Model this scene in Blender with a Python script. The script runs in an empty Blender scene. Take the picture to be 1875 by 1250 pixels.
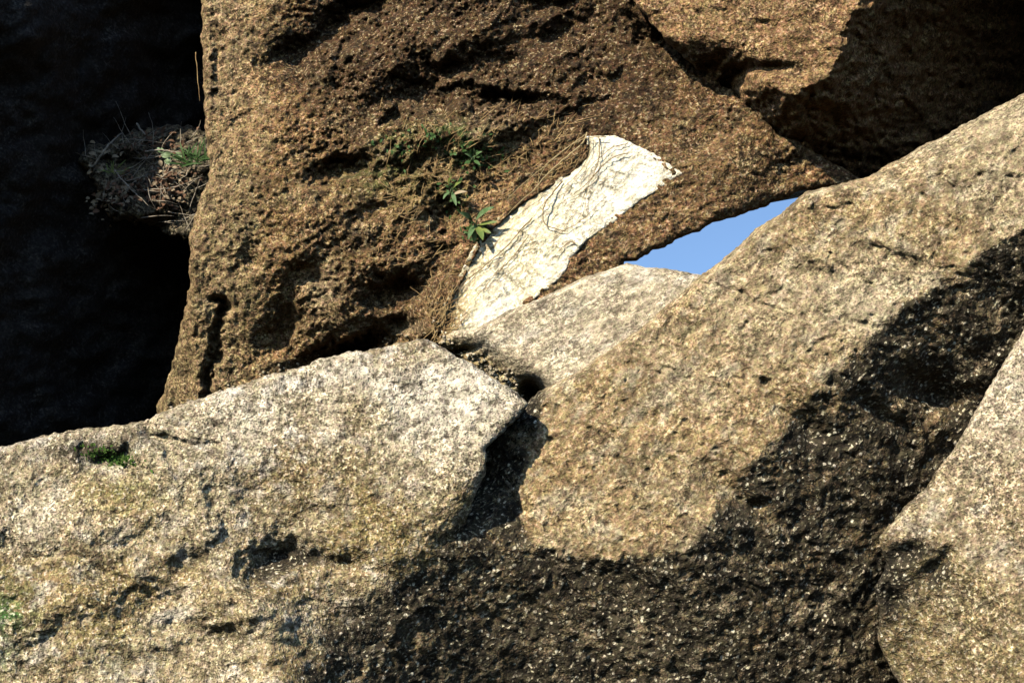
import bpy, math, random
import numpy as np

# ------------------------------------------------------------------ camera, sky, sun
S = bpy.context.scene
COL = S.collection
PITCH = math.radians(18)
CAM = np.array([0.0, 0.0, 1.5])
LENS = 55.0
F = LENS / 36.0 * 1875.0
cam_d = bpy.data.cameras.new('camera'); cam_d.lens = LENS; cam_d.sensor_width = 36
cam_d.clip_start = 0.1; cam_d.clip_end = 5000
cam = bpy.data.objects.new('camera', cam_d); COL.objects.link(cam)
cam.location = CAM; cam.rotation_euler = (math.pi / 2 + PITCH, 0, 0)
S.camera = cam

RX = np.array([1.0, 0, 0])
FW = np.array([0, math.cos(PITCH), math.sin(PITCH)])
UP = np.array([0, -math.sin(PITCH), math.cos(PITCH)])

# direction TO the sun: high on the left, behind the viewer's shoulder
LC = np.array([-0.52, 0.66, 0.54]); LC /= np.linalg.norm(LC)
LW = LC[0] * RX + LC[1] * UP - LC[2] * FW
sun_el = math.asin(LW[2]); sun_az = math.atan2(LW[0], LW[1])
W = bpy.data.worlds.new('World'); S.world = W; W.use_nodes = True
wn = W.node_tree.nodes; wl = W.node_tree.links
sky = wn.new('ShaderNodeTexSky'); sky.sky_type = 'NISHITA'; sky.sun_disc = False
sky.sun_elevation = sun_el; sky.sun_rotation = sun_az
sky.air_density = 1.0; sky.dust_density = 0.35; sky.ozone_density = 3.2; sky.altitude = 800
bg = wn['Background']; bg.inputs['Strength'].default_value = 0.135
wl.new(sky.outputs[0], bg.inputs[0])
sl = bpy.data.lights.new('sun', 'SUN'); sl.energy = 5.0; sl.angle = math.radians(0.5); sl.color = (1.0, 0.905, 0.72)
so = bpy.data.objects.new('sun', sl); COL.objects.link(so)
from mathutils import Vector
so.rotation_euler = Vector(LW).to_track_quat('Z', 'Y').to_euler(); so.location = (-6, -9, 9)
S.view_settings.view_transform = 'Standard'; S.view_settings.look = 'None'
S.view_settings.gamma = 1; S.view_settings.use_curve_mapping = False
S.view_settings.exposure = 0.55
S.cycles.max_bounces = 2; S.cycles.diffuse_bounces = 0

# ------------------------------------------------------------------ helpers
def P(u, v, D):
    """point of the place seen at photo position (u, v) at D metres along the view"""
    u = np.asarray(u, float); v = np.asarray(v, float); D = np.asarray(D, float)
    x = (u - 937.5) / F * D; y = -(v - 625.0) / F * D
    return CAM + x[..., None] * RX + y[..., None] * UP + D[..., None] * FW

def hashf(ix, iy, seed):
    h = (ix * 374761393 + iy * 668265263 + seed * 1442695041) & 0xffffffff
    h = ((h ^ (h >> 13)) * 1274126177) & 0xffffffff
    return (h ^ (h >> 16)) & 0xffffffff

def gnoise(x, y, seed=0):
    ix = np.floor(x).astype(np.int64); iy = np.floor(y).astype(np.int64)
    fx = x - ix; fy = y - iy
    ux = fx * fx * fx * (fx * (fx * 6 - 15) + 10); uy = fy * fy * fy * (fy * (fy * 6 - 15) + 10)
    def gr(a, b, dx, dy):
        t = hashf(a, b, seed) * (2 * math.pi / 4294967296.0)
        return np.cos(t) * dx + np.sin(t) * dy
    n00 = gr(ix, iy, fx, fy); n10 = gr(ix + 1, iy, fx - 1, fy)
    n01 = gr(ix, iy + 1, fx, fy - 1); n11 = gr(ix + 1, iy + 1, fx - 1, fy - 1)
    return 1.5 * ((n00 * (1 - ux) + n10 * ux) * (1 - uy) + (n01 * (1 - ux) + n11 * ux) * uy)

def fbm(x, y, seed=0, oct=4, gain=0.5):
    s = 0; a = 1
    for i in range(oct):
        s = s + a * gnoise(x, y, seed + i * 17); x = x * 2.03 + 11.3; y = y * 2.03 - 7.1; a *= gain
    return s

def rot(x, y, deg):
    c, s = math.cos(math.radians(deg)), math.sin(math.radians(deg))
    return x * c + y * s, -x * s + y * c

PXM = 0.0029                                     # metres per photo pixel at the rocks' distance
def relief(U, V, layers, seed):
    X = U * PXM; Y = -V * PXM
    wx = X + 0.05 * fbm(X / 0.3, Y / 0.3, seed + 90, 2); wy = Y + 0.05 * fbm(X / 0.3, Y / 0.3, seed + 95, 2)
    h = np.zeros_like(X)
    for i, (wave, amp, kind, stretch, ang) in enumerate(layers):
        a, b = rot(wx, wy, ang); a = a / (wave * stretch); b = b / wave
        n = gnoise(a, b, seed + i * 31)
        if kind == 'r': n = 0.5 - 2 * np.abs(n)          # sharp crests
        elif kind == 'b': n = 2 * np.abs(n) - 0.5        # rounded lumps with sharp creases
        elif kind == 't': n = np.floor(n * 2.2 + 0.5 * gnoise(a * 3, b * 3, seed + 7)) * 0.45   # broken steps
        elif kind == 'p': n = -np.clip(n - 0.35, 0, 1) * 3   # scattered pits
        h = h + amp * n
    return h                                            # metres towards the viewer

def sdf(U, V, poly):
    """signed distance in photo pixels, positive inside"""
    p = np.asarray(poly, float); q = np.roll(p, -1, 0)
    d2 = np.full(U.shape, 1e18); inside = np.zeros(U.shape, bool)
    for (ax, ay), (bx, by) in zip(p, q):
        ex, ey = bx - ax, by - ay
        t = np.clip(((U - ax) * ex + (V - ay) * ey) / (ex * ex + ey * ey + 1e-9), 0, 1)
        d2 = np.minimum(d2, (U - ax - t * ex) ** 2 + (V - ay - t * ey) ** 2)
        if ay != by:
            c = ((ay > V) != (by > V)) & (U < ex * (V - ay) / (by - ay) + ax)
            inside ^= c
    return np.where(inside, 1, -1) * np.sqrt(d2)

def plane(n, u0, v0, D0):
    n = np.array(n, float); n /= np.linalg.norm(n)
    p0 = np.array([(u0 - 937.5) / F * D0, -(v0 - 625) / F * D0, -D0]); k = n @ p0
    def fn(U, V):
        return k / (n[0] * (U - 937.5) / F - n[1] * (V - 625) / F - n[2])
    return fn

def pit(U, V, cu, cv, ru, rv, ang=0, p=2.0):
    a, b = rot(U - cu, V - cv, ang)
    return np.exp(-((np.abs(a) / ru) ** p + (np.abs(b) / rv) ** p))

def line_d(U, V, pts):
    d2 = np.full(U.shape, 1e18)
    for (ax, ay), (bx, by) in zip(pts[:-1], pts[1:]):
        ex, ey = bx - ax, by - ay
        t = np.clip(((U - ax) * ex + (V - ay) * ey) / (ex * ex + ey * ey + 1e-9), 0, 1)
        d2 = np.minimum(d2, (U - ax - t * ex) ** 2 + (V - ay - t * ey) ** 2)
    return np.sqrt(d2)

def smooth(x, a, b):
    t = np.clip((x - a) / (b - a), 0, 1); return t * t * (3 - 2 * t)

def axis(lo, hi, lo_f, hi_f, step):
    a = max(lo, lo_f); b = min(hi, hi_f)
    mid = list(np.arange(a, b + step, step)) if b > a else []
    if not mid: mid = [a if lo > lo_f else b]
    L = []; x = mid[0]; s = step
    while x > lo: s = min(s * 1.25, 60); x -= s; L.append(x)
    R = []; x = mid[-1]; s = step
    while x < hi: s = min(s * 1.25, 60); x += s; R.append(x)
    return np.array(L[::-1] + mid + R)

SURF = {}
def tag(o, label=None, cat=None, group=None, kind=None):
    if label: o['label'] = label
    if cat: o['category'] = cat
    if group: o['group'] = group
    if kind: o['kind'] = kind
    return o

def mesh_obj(name, co, quads, tris, mat, parent=None, attrs=None, origin=None, smooth_sh=True):
    co = np.asarray(co, np.float64).reshape(-1, 3)
    if origin is None: origin = np.zeros(3)
    co = co - origin
    nq = len(quads); nt = len(tris)
    me = bpy.data.meshes.new(name)
    me.vertices.add(len(co)); me.vertices.foreach_set('co', co.astype(np.float32).ravel())
    loops = np.concatenate([np.asarray(quads, np.int32).ravel(), np.asarray(tris, np.int32).ravel()]) if nt else np.asarray(quads, np.int32).ravel()
    me.loops.add(len(loops)); me.loops.foreach_set('vertex_index', loops.astype(np.int32))
    me.polygons.add(nq + nt)
    st = np.concatenate([np.arange(nq) * 4, nq * 4 + np.arange(nt) * 3]).astype(np.int32)
    me.polygons.foreach_set('loop_start', st)
    if attrs:
        for k, a in attrs.items():
            at = me.attributes.new(k, 'FLOAT', 'POINT'); at.data.foreach_set('value', np.asarray(a, np.float32))
    me.update(calc_edges=True); me.validate()
    if smooth_sh: me.polygons.foreach_set('use_smooth', np.ones(len(me.polygons), bool))
    me.materials.append(mat)
    o = bpy.data.objects.new(name, me); COL.objects.link(o)
    if parent is not None: o.parent = parent
    else: o.location = origin
    return o

def build_rock(key, name, poly, depth, mat, centre, back, step=2.3, edge_noise=(5, 60, 2, 14), round_r=14, round_m=0.06,
               layers=(), seed=1, masks=None, squeeze=0.55, lo_f=(-20, -20), hi_f=(1895, 1270), power=2.0):
    p = np.array(poly, float)
    us = axis(p[:, 0].min() - 10, p[:, 0].max() + 10, lo_f[0], hi_f[0], step)
    vs = axis(p[:, 1].min() - 10, p[:, 1].max() + 10, lo_f[1], hi_f[1], step)
    U, V = np.meshgrid(us, vs)
    d = sdf(U, V, poly)
    a1, w1, a2, w2 = edge_noise
    d = d + a1 * gnoise(U / w1, V / w1, seed + 200) + a2 * gnoise(U / w2, V / w2, seed + 201) + 0.5 * a2 * gnoise(U / w2 * 2.3, V / w2 * 2.3, seed + 202)
    gv, gu = np.gradient(d, vs, us)
    g2 = np.maximum(gu * gu + gv * gv, 0.15)
    keepv = d > 0
    kq = keepv[:-1, :-1] | keepv[1:, :-1] | keepv[:-1, 1:] | keepv[1:, 1:]
    out = ~keepv
    U = np.where(out, U - d * gu / g2, U); V = np.where(out, V - d * gv / g2, V)
    dd = np.maximum(d, 0)
    r = round_r(U, V) if callable(round_r) else round_r
    m = round_m(U, V) if callable(round_m) else round_m
    t = np.clip(1 - dd / r, 0, 1)
    D = depth(U, V) + m * (1 - np.sqrt(np.maximum(1 - t ** power, 0)))
    D = D - relief(U, V, layers, seed)
    nv, nu = U.shape
    idx = np.arange(nv * nu).reshape(nv, nu)
    q = np.stack([idx[:-1, :-1], idx[1:, :-1], idx[1:, 1:], idx[:-1, 1:]], -1)[kq]
    used = np.zeros(nv * nu, bool); used[q.ravel()] = True
    rm = np.cumsum(used) - 1; q = rm[q]
    u = U.ravel()[used]; v = V.ravel()[used]; DD = D.ravel()[used]
    co = [P(u, v, DD)]
    n0 = len(u)
    # boundary edges
    e = np.concatenate([q[:, [0, 1]], q[:, [1, 2]], q[:, [2, 3]], q[:, [3, 0]]])
    ks = np.sort(e, 1); kk = ks[:, 0].astype(np.int64) * (n0 + 1) + ks[:, 1]
    _, inv, cnt = np.unique(kk, return_inverse=True, return_counts=True)
    be = e[cnt[inv] == 1]
    bv = np.unique(be); pos = {int(b): i for i, b in enumerate(bv)}
    be_l = np.array([[pos[int(a)], pos[int(b)]] for a, b in be])
    ring_prev = bv.copy(); base = n0
    quads = [q]
    cu, cv = centre
    bu, bvv, bD = u[bv], v[bv], DD[bv]
    X = bu * PXM; Y = bvv * PXM
    for ti, t in enumerate((0.04, 0.12, 0.25, 0.42, 0.62, 0.82, 0.95)):
        s = 1 - squeeze * (1 - math.sqrt(1 - t * t))
        if t < 0.1: s = 1 - 0.01
        nz = 0.12 * fbm(X * 1.7 + 5 * t, Y * 1.7 - 3 * t, seed + 300, 3) * t
        ru = cu + (bu - cu) * (s + nz * 0.3); rv = cv + (bvv - cv) * (s + nz * 0.3)
        rD = bD + back * t + nz
        co.append(P(ru, rv, rD))
        ring = base + np.arange(len(bv)); base += len(bv)
        A = ring_prev[be_l[:, 0]] if ti == 0 else ring_prev[be_l[:, 0]]
        B = ring_prev[be_l[:, 1]]
        quads.append(np.stack([B, A, ring[be_l[:, 0]], ring[be_l[:, 1]]], 1))
        ring_prev = ring
    co.append(P(np.array([cu]), np.array([cv]), np.array([bD.mean() + back])))
    tris = np.stack([ring_prev[be_l[:, 1]], ring_prev[be_l[:, 0]], np.full(len(be_l), base)], 1)
    co = np.concatenate(co); quads = np.concatenate(quads)
    at = {}
    if masks:
        for k, fn in masks.items():
            a = np.zeros(len(co)); a[:n0] = np.clip(fn(u, v), 0, 1); at[k] = a
            for ti in range(7): a[n0 + ti * len(bv): n0 + (ti + 1) * len(bv)] = a[bv] if hasattr(a, '__len__') else 0
    origin = P(np.array(cu), np.array(cv), np.array(bD.mean())); origin = np.array([origin[0], origin[1], max(co[:, 2].min(), 0)])
    o = mesh_obj(name, co, quads, tris, mat, None, at, origin)
    SURF[key] = (us, vs, D)
    return o

def surf(key, u, v):
    us, vs, D = SURF[key]
    i = np.clip(np.searchsorted(us, u), 0, len(us) - 1); j = np.clip(np.searchsorted(vs, v), 0, len(vs) - 1)
    return D[j, i]

# ------------------------------------------------------------------ materials
def mat_new(name):
    m = bpy.data.materials.new(name); m.use_nodes = True
    nt = m.node_tree; b = nt.nodes['Principled BSDF']
    b.inputs['Roughness'].default_value = 0.92; b.inputs['Specular IOR Level'].default_value = 0.2
    return m, nt, b

class N:
    def __init__(s, nt): s.nt = nt
    def n(s, t, **k):
        x = s.nt.nodes.new(t)
        for a, b in k.items(): setattr(x, a, b)
        return x
    def l(s, a, b): s.nt.links.new(a, b)
    def noise(s, co, scale, detail=3, rough=0.6, dist=0.0):
        x = s.n('ShaderNodeTexNoise'); x.inputs['Scale'].default_value = scale; x.inputs['Detail'].default_value = detail
        x.inputs['Roughness'].default_value = rough; x.inputs['Distortion'].default_value = dist; s.l(co, x.inputs['Vector']); return x.outputs['Fac']
    def ramp(s, f, lo, hi, a=0.0, b=1.0):
        x = s.n('ShaderNodeMapRange'); x.interpolation_type = 'SMOOTHSTEP'; s.l(f, x.inputs[0])
        x.inputs[1].default_value = lo; x.inputs[2].default_value = hi; x.inputs[3].default_value = a; x.inputs[4].default_value = b
        return x.outputs[0]
    def mix(s, f, a, b, mode='MIX'):
        x = s.n('ShaderNodeMix', data_type='RGBA', blend_type=mode)
        if isinstance(f, float): x.inputs[0].default_value = f
        else: s.l(f, x.inputs[0])
        for i, c in ((6, a), (7, b)):
            if isinstance(c, tuple): x.inputs[i].default_value = (*c, 1)
            else: s.l(c, x.inputs[i])
        return x.outputs[2]
    def math(s, op, a, b=None):
        x = s.n('ShaderNodeMath', operation=op)
        for i, c in enumerate((a, b)):
            if c is None: continue
            if isinstance(c, (int, float)): x.inputs[i].default_value = c
            else: s.l(c, x.inputs[i])
        return x.outputs[0]
    def attr(s, name):
        x = s.n('ShaderNodeAttribute'); x.attribute_name = name; return x.outputs['Fac']

def rock_mat(name, c1, c2, c3, dark=(0.03, 0.022, 0.016), pale=(0.6, 0.55, 0.47), dark_amt=0.5, pale_amt=0.5, grain=70,
             bump=0.5, stretch=(0, 1.0), big=1.3, bump_d=0.022, grain_con=1.0, umber=(0.07, 0.035, 0.016), blot=1.0):
    """weathered granite: c1/c2 broad tones, c3 lichen crust, dark and pale mineral grains"""
    m, nt, b = mat_new(name); g = N(nt)
    tc = g.n('ShaderNodeTexCoord').outputs['Object']
    mp = g.n('ShaderNodeMapping'); g.l(tc, mp.inputs['Vector'])
    mp.vector_type = 'TEXTURE'
    mp.inputs['Rotation'].default_value = (0, math.radians(-stretch[0]), 0)
    mp.inputs['Scale'].default_value = (stretch[1], 1, 1)
    co = mp.outputs[0]
    n1 = g.noise(co, big, 5, 0.6, 0.3); n2 = g.noise(co, big * 6, 5, 0.65, 0.2)
    n3 = g.noise(co, grain * 0.35, 4, 0.65); n4 = g.noise(co, grain, 2, 0.55); n5 = g.noise(tc, grain * 1.7, 1, 0.5)
    n6 = g.noise(tc, big * 14, 4, 0.7)
    c = g.mix(g.ramp(n1, 0.42, 0.58), c1, c2)
    c = g.mix(g.ramp(n2, 0.5, 0.64, 0, 0.8), c, c3)
    n8 = g.noise(co, big * 2.6, 5, 0.62, 0.5); c = g.mix(g.math('MULTIPLY', g.ramp(n8, 0.47, 0.36), 0.62 * blot), c, tuple(0.42 * x for x in c2))
    # attribute marks
    c = g.mix(g.math('MULTIPLY', g.attr('warm'), 0.8), c, (0.36, 0.25, 0.10))
    um = g.ramp(g.math('ADD', g.attr('umber'), g.math('MULTIPLY', g.math('SUBTRACT', n6, 0.5), g.ramp(g.attr('umber'), 0.02, 0.3, 0, 1.6))), 0.15, 0.85)
    c = g.mix(g.math('MULTIPLY', um, 0.85), c, umber)
    c = g.mix(g.math('MULTIPLY', g.attr('pale'), 0.85), c, pale)
    grn = g.math('MULTIPLY', g.attr('green'), g.ramp(n6, 0.4, 0.6))
    c = g.mix(grn, c, (0.06, 0.13, 0.03))
    # grey-brown tonal blotches
    c = g.mix(g.ramp(n6, 0.3, 0.5, 0.55, 0), c, dark)
    # pale feldspar grains
    pf = g.math('MULTIPLY', g.ramp(n4, 0.56, 0.66), pale_amt)
    c = g.mix(pf, c, pale)
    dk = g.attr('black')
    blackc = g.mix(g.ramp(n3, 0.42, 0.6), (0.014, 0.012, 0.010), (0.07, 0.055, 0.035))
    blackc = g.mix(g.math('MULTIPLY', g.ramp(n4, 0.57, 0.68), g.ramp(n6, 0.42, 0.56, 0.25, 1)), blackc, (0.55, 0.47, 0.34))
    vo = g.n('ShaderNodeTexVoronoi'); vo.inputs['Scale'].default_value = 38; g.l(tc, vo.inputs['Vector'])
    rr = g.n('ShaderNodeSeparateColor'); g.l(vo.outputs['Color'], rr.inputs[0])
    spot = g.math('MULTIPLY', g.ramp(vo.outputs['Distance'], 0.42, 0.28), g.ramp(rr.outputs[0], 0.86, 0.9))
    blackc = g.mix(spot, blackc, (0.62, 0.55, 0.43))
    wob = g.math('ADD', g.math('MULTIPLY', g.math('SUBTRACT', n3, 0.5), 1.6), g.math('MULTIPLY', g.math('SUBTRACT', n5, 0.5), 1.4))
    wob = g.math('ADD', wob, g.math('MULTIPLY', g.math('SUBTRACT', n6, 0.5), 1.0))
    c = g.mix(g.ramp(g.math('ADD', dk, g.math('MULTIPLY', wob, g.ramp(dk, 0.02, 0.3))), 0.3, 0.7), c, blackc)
    # dark mica grains and pits
    df = g.math('MULTIPLY', g.ramp(n3, 0.47, 0.36), dark_amt)
    c = g.mix(df, c, dark)
    df2 = g.math('MULTIPLY', g.ramp(n5, 0.44, 0.34), dark_amt * grain_con)
    c = g.mix(df2, c, dark)
    pal = g.attr('pale')
    gm_ = g.ramp(g.noise(tc, big * 3.1, 4, 0.65), 0.36, 0.64, 0.30 * grain_con, 1.0 * grain_con)
    gm_ = g.math('MULTIPLY', gm_, g.ramp(pal, 0.1, 0.9, 1, 0.55))
    va = g.math('ADD', 1.0, g.math('MULTIPLY', g.ramp(n4, 0.36, 0.64, -0.55, 0.42), gm_)); vb = g.math('ADD', 1.0, g.math('MULTIPLY', g.ramp(n5, 0.36, 0.64, -0.4, 0.28), gm_))
    n7 = g.noise(co, 17, 4, 0.62); va = g.math('MULTIPLY', va, g.ramp(n7, 0.36, 0.62, 1 - 0.40 * blot, 1 + 0.16 * blot))
    vc = g.n('ShaderNodeVectorMath', operation='SCALE'); g.l(c, vc.inputs[0]); g.l(g.math('MULTIPLY', va, vb), vc.inputs['Scale'])
    hs = g.n('ShaderNodeHueSaturation'); g.l(vc.outputs[0], hs.inputs['Color']); g.l(g.ramp(g.noise(tc, grain * 0.8, 2, 0.6), 0.3, 0.7, 0.485, 0.530), hs.inputs['Hue'])
    g.l(hs.outputs[0], b.inputs['Base Color'])
    h = g.math('ADD', g.math('MULTIPLY', n4, 0.6), g.math('ADD', g.math('MULTIPLY', n3, 1.2), g.math('MULTIPLY', n5, 0.35)))
    bp = g.n('ShaderNodeBump'); bp.inputs['Strength'].default_value = bump; bp.inputs['Distance'].default_value = bump_d
    g.l(h, bp.inputs['Height']); g.l(bp.outputs[0], b.inputs['Normal'])
    return m

def flat_mat(name, c, c2=None, scale=30, rough=0.8, bump=0.0, trans=0.0):
    m, nt, b = mat_new(name); g = N(nt)
    b.inputs['Roughness'].default_value = rough
    tc = g.n('ShaderNodeTexCoord').outputs['Object']
    n = g.noise(tc, scale, 4, 0.6)
    g.l(g.mix(g.ramp(n, 0.35, 0.65), c, c2 or c), b.inputs['Base Color'])
    if bump:
        bp = g.n('ShaderNodeBump'); bp.inputs['Strength'].default_value = bump; bp.inputs['Distance'].default_value = 0.01
        g.l(n, bp.inputs['Height']); g.l(bp.outputs[0], b.inputs['Normal'])
    return m

M_A = rock_mat('brown_granite', (0.265, 0.142, 0.068), (0.21, 0.12, 0.056), (0.31, 0.215, 0.115), dark=(0.022, 0.015, 0.010),
               pale=(0.44, 0.34, 0.22), dark_amt=0.75, pale_amt=0.55, grain=60, bump=0.9, stretch=(20, 1.3))
M_B = rock_mat('rust_granite', (0.33, 0.185, 0.09), (0.25, 0.14, 0.07), (0.36, 0.24, 0.12), dark=(0.03, 0.017, 0.010),
               pale=(0.45, 0.33, 0.22), dark_amt=0.6, pale_amt=0.5, grain=60, bump=0.9)
M_C = rock_mat('tan_granite', (0.33, 0.22, 0.115), (0.38, 0.28, 0.17), (0.43, 0.35, 0.24), dark=(0.05, 0.035, 0.02),
               pale=(0.58, 0.49, 0.35), dark_amt=0.5, pale_amt=0.4, grain=62, bump=0.7, stretch=(38, 1.5), grain_con=0.8)
M_D = rock_mat('buff_granite', (0.40, 0.30, 0.19), (0.30, 0.215, 0.125), (0.43, 0.36, 0.27), dark=(0.06, 0.045, 0.03),
               pale=(0.64, 0.54, 0.42), dark_amt=0.6, pale_amt=0.55, grain=66, bump=0.7, stretch=(30, 1.3))
M_E = rock_mat('pale_granite', (0.47, 0.38, 0.26), (0.31, 0.22, 0.115), (0.60, 0.53, 0.46), dark=(0.05, 0.036, 0.022),
               pale=(0.74, 0.64, 0.51), umber=(0.15, 0.09, 0.04), dark_amt=0.75, pale_amt=0.5, grain=64, bump=0.8, grain_con=0.85)
M_F = rock_mat('cream_granite', (0.55, 0.455, 0.33), (0.48, 0.385, 0.27), (0.60, 0.52, 0.42), dark=(0.08, 0.055, 0.035),
               pale=(0.66, 0.57, 0.45), dark_amt=0.5, pale_amt=0.4, grain=80, bump=0.5, stretch=(30, 1.8), grain_con=0.75)
M_W = rock_mat('white_granite', (0.82, 0.73, 0.55), (0.80, 0.69, 0.49), (0.86, 0.79, 0.65), dark=(0.30, 0.23, 0.14),
               pale=(0.88, 0.85, 0.77), dark_amt=0.5, pale_amt=0.6, grain=62, bump=0.8, stretch=(40, 2.0), bump_d=0.016, grain_con=0.7, blot=0.25)
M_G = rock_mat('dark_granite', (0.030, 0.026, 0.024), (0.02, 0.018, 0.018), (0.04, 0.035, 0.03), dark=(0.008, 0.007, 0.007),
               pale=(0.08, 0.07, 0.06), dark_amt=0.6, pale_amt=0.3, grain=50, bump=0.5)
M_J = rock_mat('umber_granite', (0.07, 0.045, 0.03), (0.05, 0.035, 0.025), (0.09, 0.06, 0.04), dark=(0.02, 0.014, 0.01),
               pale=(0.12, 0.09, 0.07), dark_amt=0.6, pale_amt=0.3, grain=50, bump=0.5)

# ------------------------------------------------------------------ ground
gm = flat_mat('dry_soil', (0.10, 0.075, 0.045), (0.05, 0.06, 0.02), 0.8, 0.95, 0.6)
gco = []; gq = []
gr = [-2500, -600, -150, -40, -12, -4, 0, 4, 12, 40, 150, 600, 2500]
for yy in gr:
    for xx in gr:
        near = max(0, 1 - math.hypot(xx, yy) / 200)
        gco.append((xx, yy + 8, -0.02 + 0.0 * near))
k = len(gr)
for j in range(k - 1):
    for i in range(k - 1): gq.append((j * k + i, j * k + i + 1, (j + 1) * k + i + 1, (j + 1) * k + i))
tag(mesh_obj('ground', gco, gq, [], gm), 'dry soil and short grass around the foot of the boulders', None, None, 'structure')

# ------------------------------------------------------------------ boulders
LIT_K = 0.8
# --- A: the big brown boulder
polyA = [(372, -260), (368, 0), (372, 130), (376, 250), (384, 310), (372, 360), (346, 425), (350, 500), (338, 560), (322, 640),
         (304, 700), (288, 752), (270, 860), (200, 1500), (330, 2150), (1000, 2150), (960, 1000), (985, 760), (1060, 600), (1147, 481),
         (1215, 450), (1300, 412), (1400, 377), (1472, 348), (1520, 345), (1585, 338), (1540, 308), (1500, 284), (1470, 262), (1424, 244), (1400, 215), (1372, 190), (1330, 160),
         (1290, 130), (1245, 96), (1215, 55), (1180, 20), (1120, -80), (1040, -260)]
pA1 = plane((-0.22, 0.22, 1), 600, 400, 8.75)
pA2 = plane((0.02, 0.05, 1), 1100, 300, 8.72)
pA3 = plane((-0.9, 0.0, 1), 378, 400, 8.9)
polyW = [(804, 600), (812, 556), (840, 505), (864, 458), (898, 410), (940, 372), (982, 343), (1036, 314), (1066, 284), (1074, 250), (1128, 248), (1160, 262), (1205, 285), (1230, 303), (1250, 317), (1215, 340), (1170, 370), (1120, 410), (1075, 440),
         (1048, 470), (1030, 505), (975, 552), (930, 585), (878, 612), (850, 640), (815, 625)]
pW = plane((-0.16, 0.30, 1), 1000, 430, 8.62)
def depthA(U, V):
    Uw = U + 14 * gnoise(U / 60, V / 60, 5) + 9 * fbm(U / 22, V / 22, 7, 3, .6); Vw = V + 14 * gnoise(U / 60, V / 60, 6) + 9 * fbm(U / 22, V / 22, 9, 3, .6)
    D = np.logaddexp(pA1(U, V) * 12, pA2(U, V) * 12) / 12
    D = D + 0.0
    D = np.maximum(D, pA3(U, V) - 0.15 + 0.06 * gnoise(U / 25, V / 140, 3))
    # belly of the boulder bulges over the cleft and falls back at the foot
    D = D + 0.30 * smooth(V, 430, 700) * smooth(U, 1000, 600) + 0.12 * smooth(V, 250, 60) * smooth(U, 450, 700)
    # rough broken ledges and hollows
    for cu, cv, ru, rv, an, dp in ((575, 85, 85, 30, 32, .22), (640, 20, 90, 22, 10, .16), (775, 180, 60, 30, -25, .18), (800, 130, 40, 22, 20, .12), (925, 180, 85, 15, -6, .2),
                                   (900, 120, 60, 22, 5, .1), (1030, 60, 60, 25, 20, .12), (715, 212, 26, 14, 20, .13), (625, 310, 48, 24, 14, .16), (1000, 10, 60, 18, 0, .12), (1060, 205, 60, 16, 25, .1),
                                   (660, 635, 60, 18, 14, .34), (520, 605, 32, 50, -20, .17), (740, 530, 70, 22, 10, .17), (745, 590, 45, 18, 0, .16), (845, 455, 42, 14, 10, .16),
                                   (545, 510, 40, 22, 40, .10), (600, 660, 80, 20, 18, .2), (890, 345, 30, 18, 0, .07), (700, 380, 60, 20, 28, .08), (820, 400, 36, 26, 0, .10), (860, 300, 60, 22, 0, .07),
                                   (470, 450, 20, 60, -30, .05), (960, 250, 60, 16, 15, .06), (1190, 70, 50, 16, -35, .12), (1290, 140, 60, 12, -38, .08), (1460, 290, 50, 7, 30, .06),
                                   (1100, 150, 50, 20, 0, .06), (1180, 250, 30, 18, 0, .05), (400, 120, 12, 60, 0, .06), (750, 300, 70, 22, 30, .09)):
        D = D + 0.85 * dp * pit(Uw, Vw, cu, cv, ru, rv, -an, 3)
    for cu, cv, ru, rv, an, dp in ((840, 60, 90, 45, 10, .10), (700, 110, 80, 40, 20, .08), (870, 240, 110, 30, 5, .07), (640, 570, 55, 35, 0, .10), (700, 480, 80, 25, 0, .06),
                                   (560, 400, 60, 60, 0, .05), (1330, 60, 60, 40, 0, .0), (480, 300, 60, 120, 0, .05)):
        D = D - dp * pit(Uw, Vw, cu, cv, ru, rv, -an, 2)
    # vertical groove by the left edge
    D = D + 0.14 * np.exp(-(line_d(Uw, Vw, [(402, 545), (396, 640), (385, 730)]) / 10) ** 2)
    D = D + 0.03 * np.exp(-(line_d(U, V, [(1000, 530), (1060, 470), (1200, 390)]) / 10) ** 2)
    # smoother, flatter skin on the right flank
    # rubble relief strong in the middle, calm on the right
    rough = 0.45 + 0.65 * smooth(U, 1150, 900) * smooth(U, 420, 660)
    X = U * PXM; Y = V * PXM
    a, b = rot(X, Y, -42)
    D = D - rough * (0.030 * fbm(a / 0.26, b / 0.18, 41, 3, 0.55) + 0.021 * fbm(a / 0.055, b / 0.042, 43, 4, 0.8) * (0.75 + 0.9 * gnoise(a / .3, b / .3, 47)))
    D = D - 0.009 * smooth(U, 520, 430) * fbm(U / 11, V / 60, 8, 3, .6)
    # the pale slab lies in a shallow seat, its face level with the rock around it
    sw = sdf(U, V, polyW)
    sd = ((U - 975) * (317 - 552) - (V - 552) * (1250 - 975)) / -361.7
    w = smooth((sw + 8) / (67 + 330 * smooth(sd, -20, 60)), -1, 0) * smooth(V, 640, 600) * smooth(U, 1480, 1300)
    D = D * (1 - w) + w * (pW(U, V) + 0.012 * fbm(U / 28, V / 22, 44, 3, .65) - 0.015 * smooth(U + V, 1400, 1500))
    return D + 0.3 * smooth(sw, 9, 24)
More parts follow.
